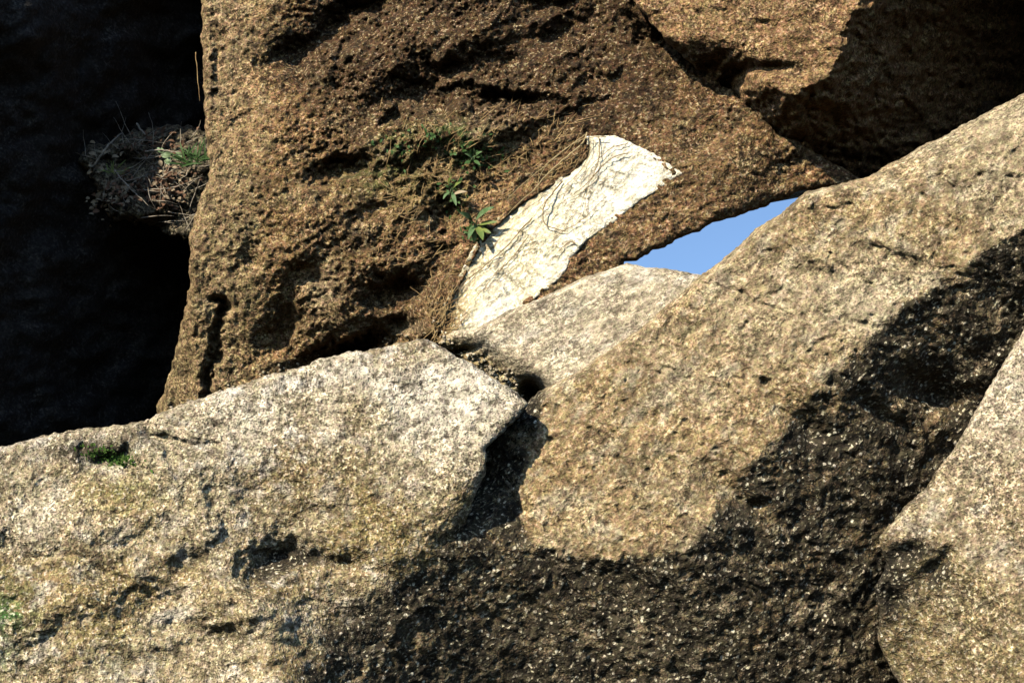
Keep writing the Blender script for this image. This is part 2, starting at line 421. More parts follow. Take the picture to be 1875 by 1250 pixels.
oA = build_rock('A', 'boulder', polyA, depthA, M_A, (720, 500), 4.0, layers=((0.05, .010, 'g', 1.3, 25), (0.028, .007, 'g', 1.2, 25), (0.017, .004, 'g', 1, 0)),
                seed=11, edge_noise=(5, 34, 2.5, 17), round_r=16, round_m=0.07,
                masks={'umber': lambda u, v: .75 * smooth(u, 440, 620) * smooth(v, 330, 120) * smooth(u, 1350, 1050) + .35 * smooth(u, 900, 1100) + .5 * pit(u, v, 900, 110, 200, 120) + .6 * pit(u, v, 740, 540, 130, 90) + .5 * pit(u, v, 640, 310, 90, 40) + .3 * smooth(v, 640, 720) + .25 * pit(u, v, 500, 600, 90, 90) + .5 * pit(u, v, 560, 90, 90, 50, -30),
                       'green': lambda u, v: 0.8 * pit(u, v, 870, 280, 60, 30) + 0.6 * pit(u, v, 730, 270, 40, 40) + .7 * pit(u, v, 830, 250, 50, 30) + 0.5 * pit(u, v, 700, 330, 90, 30) + .6 * pit(u, v, 830, 360, 25, 30) + 0.12 * smooth(u, 600, 400) * smooth(v, 150, 300),
                       'warm': lambda u, v: 0.5 * smooth(u, 950, 1150) * 0 + 0.5 * pit(u, v, 760, 350, 90, 40) + 0.15 * smooth(u, 650, 450),
                       'pale': lambda u, v: 0.45 * pit(u, v, 900, 250, 40, 30) + 0.5 * pit(u, v, 590, 530, 30, 60) + 0.6 * pit(u, v, 720, 600, 60, 14, 0) + 0.3 * smooth(u, 520, 400)})
tag(oA, 'huge rough brown boulder in the middle, sunlit above the sky gap', 'boulder')

# --- B: upper right block, lit left face, shaded underside and right side
litB = [(1000, -500), (1150, -30), (1182, 25), (1215, 60), (1262, 98), (1330, 92), (1385, 100), (1400, 150), (1450, 168), (1510, 140), (1532, 100), (1535, 60), (1568, 0), (1600, -60), (1700, -300), (1800, -500)]
polyB = [(1060, -300), (1120, -60), (1170, 15), (1225, 80), (1290, 140), (1350, 230), (1420, 330), (1560, 380), (1800, 330), (2100, 250), (2400, 200), (2900, 100), (3000, -800), (1900, -800), (1700, -500), (1300, -420)]
pB = plane((-0.30, 0.22, 1), 1350, 40, 8.55)
def depthB(U, V):
    Uw = U + 10 * gnoise(U / 35, V / 35, 71) + 5 * gnoise(U / 12, V / 12, 73); Vw = V + 10 * gnoise(U / 35, V / 35, 72) + 5 * gnoise(U / 12, V / 12, 74)
    o = np.maximum(-sdf(Uw, Vw, litB), 0) * 0.0031
    D = pB(U, V) + 0.12 * smooth(V, 60, 110) * smooth(U, 1420, 1300)
    D = D + 1.9 * (np.sqrt(o * o + 0.0004) - 0.02)
    D = D + 0.10 * pit(U, V, 1400, 125, 60, 10, 0) 
    D = np.minimum(D, 10.6 + 0.1 * gnoise(U / 90, V / 90, 5))
    return D - 3.4 * smooth(U, 1980, 2450) - 2.0 * smooth(V, -60, -420) * smooth(U, 1650, 1850) * smooth(U, 2450, 1980)  # unseen bulges right and above, added to keep sky light off the recess
oB = build_rock('B', 'boulder', polyB, depthB, M_B, (1700, 0), 3.0, layers=((0.16, .03, 'g', 1.6, -25), (0.08, .016, 'g', 1.5, -25), (0.04, .012, 'g', 1.3, -25), (0.018, .005, 'g', 1, 0)),
                seed=23, edge_noise=(3, 40, 2, 12), round_r=10, round_m=0.05)
tag(oB, 'rusty overhanging block at upper right with a black shaded side', 'boulder')

# --- J: shaded rock tucked under B
polyJ = [(1350, 210), (1460, 200), (1600, 190), (1750, 175), (1900, 190), (2200, 200), (2200, 700), (1900, 700), (1700, 560), (1540, 420), (1440, 300)]
def depthJ(U, V):
    return plane((0.5, -0.5, 1), 1550, 260, 9.35)(U, V) + 0.06 * np.exp(-(line_d(U, V, [(1540, 262), (1600, 275), (1670, 290)]) / 6) ** 2)
oJ = build_rock('J', 'boulder', polyJ, depthJ, M_J, (1800, 420), 1.8, step=4, layers=((0.3, .05, 'g', 1.5, 10), (0.08, .015, 'g', 1.2, 0), (0.03, .006, 'g', 1, 0)), seed=29, round_r=25, round_m=0.1)
tag(oJ, 'shadowed umber boulder wedged under the overhanging upper right block', 'boulder')

polyE = [(-500, 860), (-100, 840), (0, 818), (50, 806), (110, 792), (180, 782), (260, 770), (300, 752), (340, 738), (400, 718), (450, 700), (505, 682), (560, 672), (590, 655), (625, 646), (680, 640), (730, 628), (775, 618), (800, 628), (830, 648),
         (870, 668), (910, 695), (945, 720), (967, 740), (940, 770), (905, 808), (890, 825), (888, 860), (872, 905), (852, 960), (822, 1020), (780, 1080), (730, 1140), (680, 1200), (640, 1280), (600, 1700), (600, 2250), (-1500, 2250), (-1500, 900)]
pE = plane((0.0, 0.42, 1), 500, 850, 7.57)
def depthE(U, V):
    Uw = U + 10 * gnoise(U / 40, V / 40, 101) + 4 * gnoise(U / 14, V / 14, 105); Vw = V + 10 * gnoise(U / 40, V / 40, 102) + 4 * gnoise(U / 14, V / 14, 106)
    D = pE(U, V)
    # right flank turns away from the sun
    fl = [(897, 825), (850, 900), (760, 990), (640, 1070), (560, 1200), (540, 1400), (500, 2000), (3000, 2000), (3000, 700)]
    o = np.maximum(sdf(Uw, Vw, fl), 0) * 0.0026
    D = D + 0.40 * (np.sqrt(o * o + 0.004) - 0.063) + 0.16 * smooth(V, 850, 1150) * smooth(U, 450, 650)
    # broad facets either side of a diagonal rib
    ub = np.interp(V, [780, 900, 1050, 1250], [320, 375, 450, 520])
    t_ = (Uw - ub) * PXM
    D = D + 0.30 * (np.sqrt(t_ * t_ + 0.0016) - 0.04) * smooth(t_, -0.9, 0.0) * smooth(V, 800, 900) * np.where(t_ > 0, smooth(-t_, -0.75, -0.1), 1)
    # rib that runs down from the top edge and the step beside it
    D = D + 0.07 * smooth(Uw - np.interp(V, [820, 900, 960, 1050], [335, 372, 398, 440]), -4, 22) * smooth(Uw, 620, 430) * smooth(V, 840, 960) * smooth(V, 1100, 1060)
    D = D + 0.12 * pit(Uw, Vw, 490, 1030, 70, 30, -32, 2) + 0.07 * pit(Uw, Vw, 590, 1025, 90, 18, 6, 2) + 0.07 * pit(Uw, Vw, 365, 1018, 70, 22, -28, 2)
    D = D + 0.07 * pit(Uw, Vw, 405, 1160, 80, 20, 14, 2) + .08 * pit(Uw, Vw, 205, 838, 42, 12, -18, 2) + .04 * pit(Uw, Vw, 150, 825, 12, 22, 0, 2)
    D = D - 0.05 * pit(U, V, 200, 930, 90, 60, 10) - 0.05 * pit(U, V, 400, 1100, 90, 30, -20) - 0.04 * pit(U, V, 480, 1120, 60, 26, 10) - .04 * pit(U, V, 160, 1090, 120, 60, 0)
    D = D + 0.04 * pit(Uw, Vw, 330, 810, 60, 10, 10, 3) + .03 * pit(Uw, Vw, 640, 910, 60, 20, 60) + .03 * np.exp(-(line_d(Uw, Vw, [(270, 780), (330, 860), (350, 930)]) / 10) ** 2)
    D = D + .035 * np.exp(-(line_d(Uw, Vw, [(375, 900), (392, 940), (412, 985), (440, 1050), (470, 1085)]) / 10) ** 2)
    D = D + .04 * pit(Uw, Vw, 90, 900, 70, 30, 10) + .04 * pit(U, V, 250, 1210, 70, 24, 0) + .04 * pit(U, V, 480, 1230, 70, 24, 0)
    D = D + 0.05 * smooth(Uw * .35 + Vw, 1150, 1215) * smooth(U, 500, 300) + .05 * smooth(Uw * -.3 + Vw, 960, 1010) * smooth(U, 560, 300)
    X = U * PXM; Y = V * PXM
    low = smooth(V, 800, 1050) * smooth(U, 760, 500)
    D = D - (0.010 + 0.010 * low) * fbm(X / 0.22, Y / 0.16, 111, 3, .6)
    return D

# --- C: long tan boulder running up to the right
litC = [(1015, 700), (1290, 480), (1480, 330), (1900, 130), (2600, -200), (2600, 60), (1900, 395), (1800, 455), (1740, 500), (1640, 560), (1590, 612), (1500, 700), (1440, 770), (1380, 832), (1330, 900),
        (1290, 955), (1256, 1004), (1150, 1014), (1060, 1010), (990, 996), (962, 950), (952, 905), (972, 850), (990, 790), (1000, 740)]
polyC = [(960, 742), (985, 716), (1012, 704), (1060, 676), (1130, 632), (1210, 570), (1283, 504), (1330, 470), (1385, 420), (1430, 388), (1474, 352), (1530, 338), (1590, 322), (1700, 262), (1790, 215), (1875, 172),
         (2200, 0), (2600, 100), (2700, 900), (2500, 2150), (400, 2250), (420, 1400), (640, 1100), (780, 1000), (850, 880), (880, 800)]
pC = plane((-0.22, 0.28, 1), 1250, 750, 7.72)
def depthC(U, V):
    Uw = U + 9 * gnoise(U / 45, V / 45, 81) + 4 * gnoise(U / 15, V / 15, 82); Vw = V + 9 * gnoise(U / 45, V / 45, 83) + 4 * gnoise(U / 15, V / 15, 84)
    s = -sdf(Uw, Vw, litC)
    o = np.maximum(s, 0) * 0.0029
    D = pC(U, V)
    left = smooth(U, 1010, 950)
    low = smooth(V, 960, 1020)
    o = o * (1 - low * left) + low * left * np.maximum(V - 1005, 0) * 0.0029
    kk = 0.63 * (1 - left) + (0.5 + .24 * low) * left + 0.10 * smooth(U, 1550, 1750)
    sat = 1.6
    D = D + kk * (np.sqrt(o * o + 0.0006) - 0.024) * (1 - 0.0 * o)
    # softly rolling face with shallow scoops
    D = D + 0.05 * pit(U, V, 1660, 480, 110, 16, 18) + 0.05 * pit(U, V, 1510, 500, 60, 20, 10) + 0.03 * pit(U, V, 1180, 760, 40, 14, 40)
    D = D + 0.16 * pit(U, V, 1700, 715, 60, 34, 20) + 0.10 * pit(U, V, 1480, 780, 60, 30, 40) + 0.08 * pit(U, V, 1340, 900, 60, 24, 40) + 0.06 * pit(U, V, 1400, 700, 9, 9) + 0.05 * pit(U, V, 1385, 925, 12, 9)
    D = D + 0.07 * pit(U, V, 1620, 760, 90, 18, 35)
    # at its foot it meets the flank of the pale boulder without a gap
    oe = np.maximum(-sdf(U, V, polyE), 0)
    wE = np.clip(1 - (oe - 6) / 430, 0, 1) * smooth(V, 870, 1010) * smooth(U, 400, 500) * smooth(s, -10, 60)
    D = D * (1 - wE) + wE * (depthE(U, V) + 0.05)
    # top edge steps
    D = D + 0.10 * smooth(sdf(U, V, polyC), 55, 0) * smooth(U, 1550, 1650)
    return D
def blackC(u, v):  # black lichen plus painted shade, over all outside the lit face
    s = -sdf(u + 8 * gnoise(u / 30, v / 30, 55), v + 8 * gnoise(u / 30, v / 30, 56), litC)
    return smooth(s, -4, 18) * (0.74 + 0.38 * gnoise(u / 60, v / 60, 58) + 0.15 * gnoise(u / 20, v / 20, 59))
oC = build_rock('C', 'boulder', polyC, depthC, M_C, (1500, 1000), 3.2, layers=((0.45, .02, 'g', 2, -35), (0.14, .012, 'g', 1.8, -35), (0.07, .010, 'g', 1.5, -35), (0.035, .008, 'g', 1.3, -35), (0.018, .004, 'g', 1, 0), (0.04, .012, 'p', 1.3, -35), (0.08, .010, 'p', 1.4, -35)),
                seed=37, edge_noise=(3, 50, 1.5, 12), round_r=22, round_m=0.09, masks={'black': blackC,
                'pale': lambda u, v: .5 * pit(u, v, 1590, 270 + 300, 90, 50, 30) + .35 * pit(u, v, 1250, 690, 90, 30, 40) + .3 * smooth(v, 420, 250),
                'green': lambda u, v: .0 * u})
tag(oC, 'long tan boulder rising to the upper right, its lower side black with lichen and painted shade', 'boulder')

# --- D: buff slab lower right
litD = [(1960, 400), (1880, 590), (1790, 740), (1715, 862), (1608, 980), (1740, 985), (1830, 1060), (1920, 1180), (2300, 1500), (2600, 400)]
polyD = [(2000, 330), (1930, 500), (1878, 597), (1835, 665), (1790, 745), (1740, 830), (1700, 885), (1650, 940), (1608, 982), (1622, 1030), (1600, 1075), (1612, 1120), (1604, 1170), (1650, 1260), (1640, 1500), (1600, 2250), (3100, 2250), (3200, 500), (2600, 250)]
pD = plane((-0.25, 0.45, 1), 1750, 950, 6.9)
def depthD(U, V):
    o = np.maximum(-sdf(U + 10 * gnoise(U / 40, V / 40, 91), V + 10 * gnoise(U / 40, V / 40, 92), litD), 0) * 0.0026
    D = pD(U, V) + 0.62 * (np.sqrt(o * o + 0.001) - 0.03)
    D = D + 0.06 * pit(U, V, 1715, 1035, 40, 14, -40) + .05 * pit(U, V, 1660, 1010, 40, 16, -20) + .04 * pit(U, V, 1640, 1100, 20, 30)
    return D
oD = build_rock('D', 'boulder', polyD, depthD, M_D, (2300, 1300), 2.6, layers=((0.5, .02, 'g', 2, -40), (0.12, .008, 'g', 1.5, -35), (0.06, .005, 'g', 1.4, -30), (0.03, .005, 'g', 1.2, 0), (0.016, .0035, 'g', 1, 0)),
                seed=51, edge_noise=(4, 60, 1.5, 10), round_r=12, round_m=0.05,
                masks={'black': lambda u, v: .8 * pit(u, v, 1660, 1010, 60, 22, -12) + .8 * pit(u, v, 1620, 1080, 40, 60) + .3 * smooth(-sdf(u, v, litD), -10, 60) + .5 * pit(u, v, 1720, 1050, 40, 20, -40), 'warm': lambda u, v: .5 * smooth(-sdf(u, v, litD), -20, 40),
                       'pale': lambda u, v: .5 * smooth(v, 900, 700) })
tag(oD, 'buff boulder at the lower right edge, in front of the side black with lichen and painted shade', 'boulder')

# --- F: cream boulder behind, below the sky gap
polyF = [(803, 628), (832, 606), (870, 603), (925, 572), (982, 550), (1060, 512), (1147, 482), (1180, 488), (1215, 491), (1285, 504), (1360, 560), (1500, 800), (1500, 1500), (1000, 1900), (900, 1500), (880, 800), (880, 690), (840, 652)]
pF = plane((-0.12, 0.32, 1), 1050, 600, 8.22)
def depthF(U, V):
    D = pF(U, V) + 3.0 * smooth(V, 740, 1000)
    e = line_d(U, V, [(800, 640), (880, 670), (950, 720), (985, 760)])
    D = D + 0.16 * smooth(e, 60, 0) + (0.10 * pit(U, V, 842, 643, 24, 6, -10) + .025 * smooth(e, 40, 0) * fbm(U / 16, V / 12, 63, 3, .6))
    D = D + 0.30 * pit(U, V, 976, 722, 24, 22)
    return D
oF = build_rock('F', 'boulder', polyF, depthF, M_F, (1120, 900), 1.6, layers=((0.3, .012, 'g', 1.5, -30), (0.08, .006, 'g', 1.5, -30), (0.035, .005, 'g', 1.2, -20), (0.018, .003, 'g', 1, 0)),
                seed=61, edge_noise=(2, 50, 1.2, 12), round_r=14, round_m=0.06,
                masks={'warm': lambda u, v: .9 * smooth(line_d(u, v, [(820, 640), (880, 670), (950, 712)]), 38, 8), 'black': lambda u, v: .75 * pit(u, v, 905, 672, 26, 12, -35) + .5 * pit(u, v, 838, 645, 20, 8) + .8 * pit(u, v, 975, 722, 30, 22)})
tag(oF, 'cream boulder wedged in the middle just below the blue sky gap', 'boulder')

# --- W: white slab lying in A
def depthW(U, V):
    D = pW(U, V) - 0.028
    return D + .05 * smooth(line_d(U, V, [(815, 600), (850, 520), (900, 430), (980, 350), (1075, 280)]), 30, 0) + .03 * pit(U, V, 930, 520, 50, 14, 40) + .02 * pit(U, V, 1090, 330, 50, 10, 45)
oW = build_rock('W', 'slab', polyW, depthW, M_W, (1010, 430), 0.5, step=2.0, layers=((0.2, .012, 'g', 2, -45), (0.06, .008, 'g', 3.0, -42), (0.03, .006, 'g', 3.0, -38), (0.015, .0025, 'g', 2, -40), (0.05, .008, 'r', 4, -42)),
                seed=71, edge_noise=(2, 40, 1.2, 10), round_r=9, round_m=0.012, squeeze=0.4,
                masks={'warm': lambda u, v: .6 * pit(u, v, 850, 585, 50, 45) + .55 * smooth(line_d(u, v, [(815, 600), (850, 520), (900, 430), (980, 350), (1070, 285)]), 34, 4) + .25 * pit(u, v, 960, 500, 40, 14, 40), 'pale': lambda u, v: .5 * smooth(u, 950, 1150) + .8 * pit(u, v, 900, 575, 40, 20, -40)})
tag(oW, 'bright white slab with dry roots across it, lying against the brown boulder', 'slab')

# --- E: pale boulder lower left
def rE(U, V): return 14 + 110 * smooth(V, 840, 1000) * smooth(U, 500, 700)
def blackE(u, v):  # painted shade on the averted flank and in hollows, plus dark mottling
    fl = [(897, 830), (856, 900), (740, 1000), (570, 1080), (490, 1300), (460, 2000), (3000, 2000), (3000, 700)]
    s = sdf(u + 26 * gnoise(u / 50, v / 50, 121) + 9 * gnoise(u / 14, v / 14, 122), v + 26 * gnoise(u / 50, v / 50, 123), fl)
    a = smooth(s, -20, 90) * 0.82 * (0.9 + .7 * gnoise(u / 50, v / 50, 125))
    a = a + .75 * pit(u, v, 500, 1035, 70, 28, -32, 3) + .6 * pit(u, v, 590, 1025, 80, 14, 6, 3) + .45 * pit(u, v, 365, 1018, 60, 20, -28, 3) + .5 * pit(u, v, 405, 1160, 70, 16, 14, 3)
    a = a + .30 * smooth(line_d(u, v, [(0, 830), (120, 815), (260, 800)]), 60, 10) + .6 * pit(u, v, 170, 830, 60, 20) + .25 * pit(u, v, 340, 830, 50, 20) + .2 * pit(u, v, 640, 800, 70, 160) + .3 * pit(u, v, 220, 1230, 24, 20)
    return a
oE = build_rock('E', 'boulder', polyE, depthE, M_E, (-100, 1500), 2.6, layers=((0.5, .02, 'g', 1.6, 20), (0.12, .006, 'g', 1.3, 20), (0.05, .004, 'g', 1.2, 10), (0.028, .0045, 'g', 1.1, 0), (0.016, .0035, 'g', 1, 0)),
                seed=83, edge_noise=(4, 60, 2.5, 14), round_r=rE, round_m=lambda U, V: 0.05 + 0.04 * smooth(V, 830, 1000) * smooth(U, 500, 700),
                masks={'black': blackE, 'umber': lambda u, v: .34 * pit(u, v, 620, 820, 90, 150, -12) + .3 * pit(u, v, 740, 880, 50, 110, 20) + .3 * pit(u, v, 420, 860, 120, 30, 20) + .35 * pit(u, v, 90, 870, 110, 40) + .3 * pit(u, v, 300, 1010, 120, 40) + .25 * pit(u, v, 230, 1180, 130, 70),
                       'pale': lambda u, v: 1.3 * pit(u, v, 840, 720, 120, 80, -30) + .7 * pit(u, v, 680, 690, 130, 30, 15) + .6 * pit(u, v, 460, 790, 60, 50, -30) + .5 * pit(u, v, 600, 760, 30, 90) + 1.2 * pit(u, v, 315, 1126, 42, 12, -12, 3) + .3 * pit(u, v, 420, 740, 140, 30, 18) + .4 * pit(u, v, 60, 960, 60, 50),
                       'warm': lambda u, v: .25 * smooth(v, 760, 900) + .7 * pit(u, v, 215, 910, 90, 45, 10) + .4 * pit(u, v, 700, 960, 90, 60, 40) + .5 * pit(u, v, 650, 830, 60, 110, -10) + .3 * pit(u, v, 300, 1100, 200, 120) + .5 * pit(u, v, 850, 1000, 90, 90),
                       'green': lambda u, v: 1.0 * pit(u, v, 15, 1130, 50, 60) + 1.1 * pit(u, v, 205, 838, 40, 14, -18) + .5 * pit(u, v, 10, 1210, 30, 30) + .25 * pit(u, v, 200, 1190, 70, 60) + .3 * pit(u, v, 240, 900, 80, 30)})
tag(oE, 'pale speckled boulder filling the lower left corner, cracked near its foot', 'boulder')

# --- G: dark wall of the cleft
polyG = [(-700, -260), (500, -260), (560, 300), (560, 1200), (600, 2000), (-900, 2100), (-900, 600)]
def depthG(U, V):
    D = plane((0.85, -0.12, 0.52), 0, 400, 9.4)(U, V)
    D = np.minimum(D, 12.2)
    return D - 0.25 * pit(U, V, 10, 30, 110, 70, 20) - .1 * fbm(U / 120, V / 90, 141, 3)
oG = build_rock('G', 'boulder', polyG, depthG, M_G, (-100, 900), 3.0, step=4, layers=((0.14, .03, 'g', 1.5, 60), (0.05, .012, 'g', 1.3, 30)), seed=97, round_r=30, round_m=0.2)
tag(oG, 'black shaded boulder wall on the left side of the deep cleft', 'boulder')

# --- K: chockstone ledge in the cleft
polyK = [(142, 292), (160, 270), (190, 258), (215, 245), (250, 238), (300, 232), (420, 236), (440, 330), (430, 450), (340, 440), (290, 418), (240, 408), (200, 392), (182, 360), (172, 330), (150, 312)]
def depthK(U, V):
    return plane((0.1, 0.5, 1), 260, 330, 9.75)(U, V) + .12 * pit(U, V, 240, 300, 40, 16, 0) + .1 * pit(U, V, 300, 410, 50, 16)
M_K = rock_mat('mossy_granite', (0.16, 0.125, 0.085), (0.09, 0.075, 0.05), (0.24, 0.19, 0.12), dark=(0.012, 0.010, 0.009),
               pale=(0.28, 0.24, 0.18), dark_amt=0.8, pale_amt=0.4, grain=45, bump=1.0)
oK = build_rock('K', 'rock', polyK, depthK, M_K, (320, 340), 1.4, layers=((0.2, .05, 'g', 1.3, 0), (0.08, .03, 'g', 1, 0), (0.04, .02, 'g', 1.6, 30), (0.02, .008, 'g', 1, 0)), seed=103, edge_noise=(8, 30, 4, 10), round_r=22, round_m=0.18)
tag(oK, 'small mossy rock jammed in the dark cleft under leaf litter', 'rock')

# ------------------------------------------------------------------ tubes, leaves
def tube(pts, radii, sides=5):
    pts = np.asarray(pts, float); n = len(pts)
    tg = np.gradient(pts, axis=0); tg /= np.linalg.norm(tg, axis=1)[:, None] + 1e-9
    a = np.cross(tg, FW); ln = np.linalg.norm(a, axis=1)[:, None]; a = a / (ln + 1e-6); b = np.cross(tg, a)
    co = []; q = []
    for i in range(n):
        for k in range(sides):
            t = 2 * math.pi * k / sides
            co.append(pts[i] + radii[i] * (math.cos(t) * a[i] + math.sin(t) * b[i]))
    for i in range(n - 1):
        for k in range(sides):
            k2 = (k + 1) % sides
            q.append((i * sides + k, i * sides + k2, (i + 1) * sides + k2, (i + 1) * sides + k))
    co.append(pts[0]); co.append(pts[-1]); t = []
    for k in range(sides):
        t.append((n * sides, (k + 1) % sides, k)); t.append((n * sides + 1, (n - 1) * sides + k, (n - 1) * sides + (k + 1) % sides))
    return np.array(co), np.array(q), np.array(t)

def resample(pts, n):
    pts = np.asarray(pts, float); s = np.r_[0, np.cumsum(np.linalg.norm(np.diff(pts, axis=0), axis=1))]
    t = np.linspace(0, s[-1], n)
    P0 = np.stack([np.interp(t, s, pts[:, i]) for i in range(pts.shape[1])], 1)
    for _ in range(2): P0[1:-1] = 0.25 * P0[:-2] + 0.5 * P0[1:-1] + 0.25 * P0[2:]
    return P0

class Bag:
    def __init__(s): s.c = []; s.q = []; s.t = []; s.n = 0
    def add(s, c, q, t):
        s.c.append(c); 
        if len(q): s.q.append(np.asarray(q) + s.n)
        if len(t): s.t.append(np.asarray(t) + s.n)
        s.n += len(c)
    def obj(s, name, mat, parent=None, origin=None):
        q = np.concatenate(s.q) if s.q else np.zeros((0, 4), int); t = np.concatenate(s.t) if s.t else np.zeros((0, 3), int)
        return mesh_obj(name, np.concatenate(s.c), q, t, mat, parent, None, origin)

def leaf(base, tip, width, bend=0.15, fold=0.25, nrm=None):
    """a folded blade with a midrib: 2 x 6 quads"""
    base = np.asarray(base, float); tip = np.asarray(tip, float)
    ax = tip - base; L = np.linalg.norm(ax); ax = ax / L
    nrm = -FW if nrm is None else np.asarray(nrm, float)
    sd = np.cross(ax, nrm); sd /= np.linalg.norm(sd) + 1e-9; nn = np.cross(sd, ax)
    co = []; q = []
    n = 7
    for i in range(n):
        t = i / (n - 1); w = width * math.sin(math.pi * min(t * 0.93 + 0.05, 1)) ** 0.8
        c = base + ax * L * t + nn * (bend * L * math.sin(t * 2.6))
        co += [c - sd * w + nn * fold * w, c, c + sd * w + nn * fold * w]
    for i in range(n - 1):
        k = i * 3; q += [(k, k + 1, k + 4, k + 3), (k + 1, k + 2, k + 5, k + 4)]
    return np.array(co), np.array(q), np.zeros((0, 3), int)

def empty(name, loc):
    o = bpy.data.objects.new(name, None); COL.objects.link(o); o.location = loc; o.empty_display_size = 0.1; return o

rnd = random.Random(7)
M_root = flat_mat('dry_root', (0.50, 0.40, 0.22), (0.36, 0.27, 0.14), 60)
M_rootd = flat_mat('dark_root', (0.22, 0.15, 0.075), (0.30, 0.21, 0.11), 60)
M_leaf = flat_mat('leaf_green', (0.07, 0.13, 0.045), (0.13, 0.19, 0.09), 25, 0.5)
M_leafy = flat_mat('leaf_yellow_green', (0.17, 0.20, 0.05), (0.10, 0.15, 0.04), 25, 0.5)
M_dead = flat_mat('dead_leaf', (0.17, 0.095, 0.06), (0.09, 0.05, 0.03), 18, 0.8)
M_deadp = flat_mat('dead_leaf_pale', (0.34, 0.27, 0.18), (0.20, 0.15, 0.10), 18, 0.8)
M_straw = flat_mat('straw', (0.40, 0.28, 0.13), (0.22, 0.13, 0.06), 18, 0.9)
M_twig = flat_mat('grey_twig', (0.40, 0.35, 0.29), (0.24, 0.20, 0.15), 50, 0.9)
M_grass = flat_mat('grass_blade', (0.055, 0.11, 0.035), (0.04, 0.09, 0.02), 30, 0.6)
M_moss = flat_mat('moss', (0.05, 0.11, 0.02), (0.09, 0.15, 0.03), 60, 0.95, 0.5)

def on(keys, u, v, lift):
    D = min(float(surf(k, u, v)) for k in keys)
    return D - lift

def strand(uv, r0, r1, keys, lift=0.015, n=18, sides=5, jit=0.8, lifts=None):
    uv = resample(uv, n); out = []
    for i, (u, v) in enumerate(uv):
        u += rnd.uniform(-jit, jit); v += rnd.uniform(-jit, jit)
        l = lift if lifts is None else np.interp(i / (n - 1), np.linspace(0, 1, len(lifts)), lifts)
        out.append((u, v, on(keys, u, v, l)))
    out = np.array(out)
    for _ in range(2): out[1:-1, 2] = .25 * out[:-2, 2] + .5 * out[1:-1, 2] + .25 * out[2:, 2]
    p = P(out[:, 0], out[:, 1], out[:, 2])
    return tube(p, np.linspace(r0, r1, n) * (0.62 if n == 22 else 1), sides)

# dry root tangle over the white slab
org = P(np.array(1075.), np.array(248.), np.array(8.5))
rt = empty('dry_root_tangle', org)
tag(rt, 'tangle of dry roots hanging over the top of the white slab', 'roots')
def part(name, geo, mat, parent, org):
    b = Bag(); b.add(*geo); return b.obj(name, mat, parent, org)
for uv, r0, r1, mt, lf in (
    ([(1075, 243), (1070, 262), (1047, 280), (1022, 300), (999, 321), (986, 338), (975, 352), (955, 366), (930, 392)], .008, .003, M_root, [.02, .05, .08, .06, .02]),
    ([(1072, 246), (1035, 273), (999, 302), (958, 336), (928, 366)], .0045, .002, M_root, [.02, .05, .05, .02]),
    ([(1097, 250), (1098, 290), (1088, 319), (1076, 338), (1071, 376), (1078, 395)], .005, .002, M_rootd, [.02, .03, .02]),
    ([(1030, 332), (1006, 360), (994, 379), (994, 410), (1008, 416), (1034, 423)], .008, .004, M_rootd, [.02, .05, .04, .02]),
    ([(1034, 423), (1066, 403), (1095, 374), (1110, 360)], .004, .002, M_rootd, [.02, .02]),
    ([(975, 398), (946, 429), (922, 458), (893, 482), (850, 516), (822, 545)], .006, .003, M_rootd, [.015, .02, .015]),
    ([(1150, 280), (1119, 288), (1095, 312), (1066, 345), (1018, 379)], .005, .002, M_rootd, [.02, .025, .015]),
    ([(1150, 262), (1120, 270), (1085, 300), (1060, 330)], .004, .002, M_rootd, [.02, .02]),
    ([(1080, 250), (1083, 280), (1060, 320), (1030, 345), (1000, 365), (960, 420), (930, 450)], .004, .002, M_root, [.03, .03, .02]),
    ([(1054, 446), (1046, 441), (1032, 450), (1015, 470)], .006, .002, M_rootd, [.015, .02]),
    ([(1110, 250), (1070, 252), (1050, 262), (1010, 290), (985, 325), (984, 350), (988, 372)], .004, .002, M_root, [.04, .06, .03]),
    ([(1047, 280), (1058, 288), (1068, 300)], .0035, .0015, M_root, [.06, .03]),
    ([(999, 321), (988, 318), (978, 322)], .003, .0015, M_root, [.04, .02]),
    ([(968, 430), (940, 470), (900, 510), (868, 550)], .004, .002, M_rootd, [.015, .015]),
):
    part('root', strand(uv, r0, r1, ('A', 'W'), n=22, lifts=lf), mt, rt, org)
b = Bag()
for i in range(48):
    t = rnd.random(); u0 = 860 + 280 * t + rnd.uniform(-30, 50); v0 = 530 - 260 * t + rnd.uniform(-40, 45)
    L = rnd.uniform(25, 85); a = math.radians(rnd.gauss(-48, 14))
    uv = [(u0, v0), (u0 + .5 * L * math.cos(a) + rnd.uniform(-4, 4), v0 + .5 * L * math.sin(a) + rnd.uniform(-4, 4)), (u0 + L * math.cos(a), v0 + L * math.sin(a))]
    if not (sdf(np.array([uv[0][0], uv[2][0]]), np.array([uv[0][1], uv[2][1]]), polyW) > -6).all(): continue
    b.add(*strand(uv, .0016, .0008, ('A', 'W'), lift=.006, n=10, sides=3, jit=1.5))
o = b.obj('root_hair', M_rootd, rt, org); o['kind'] = 'stuff'

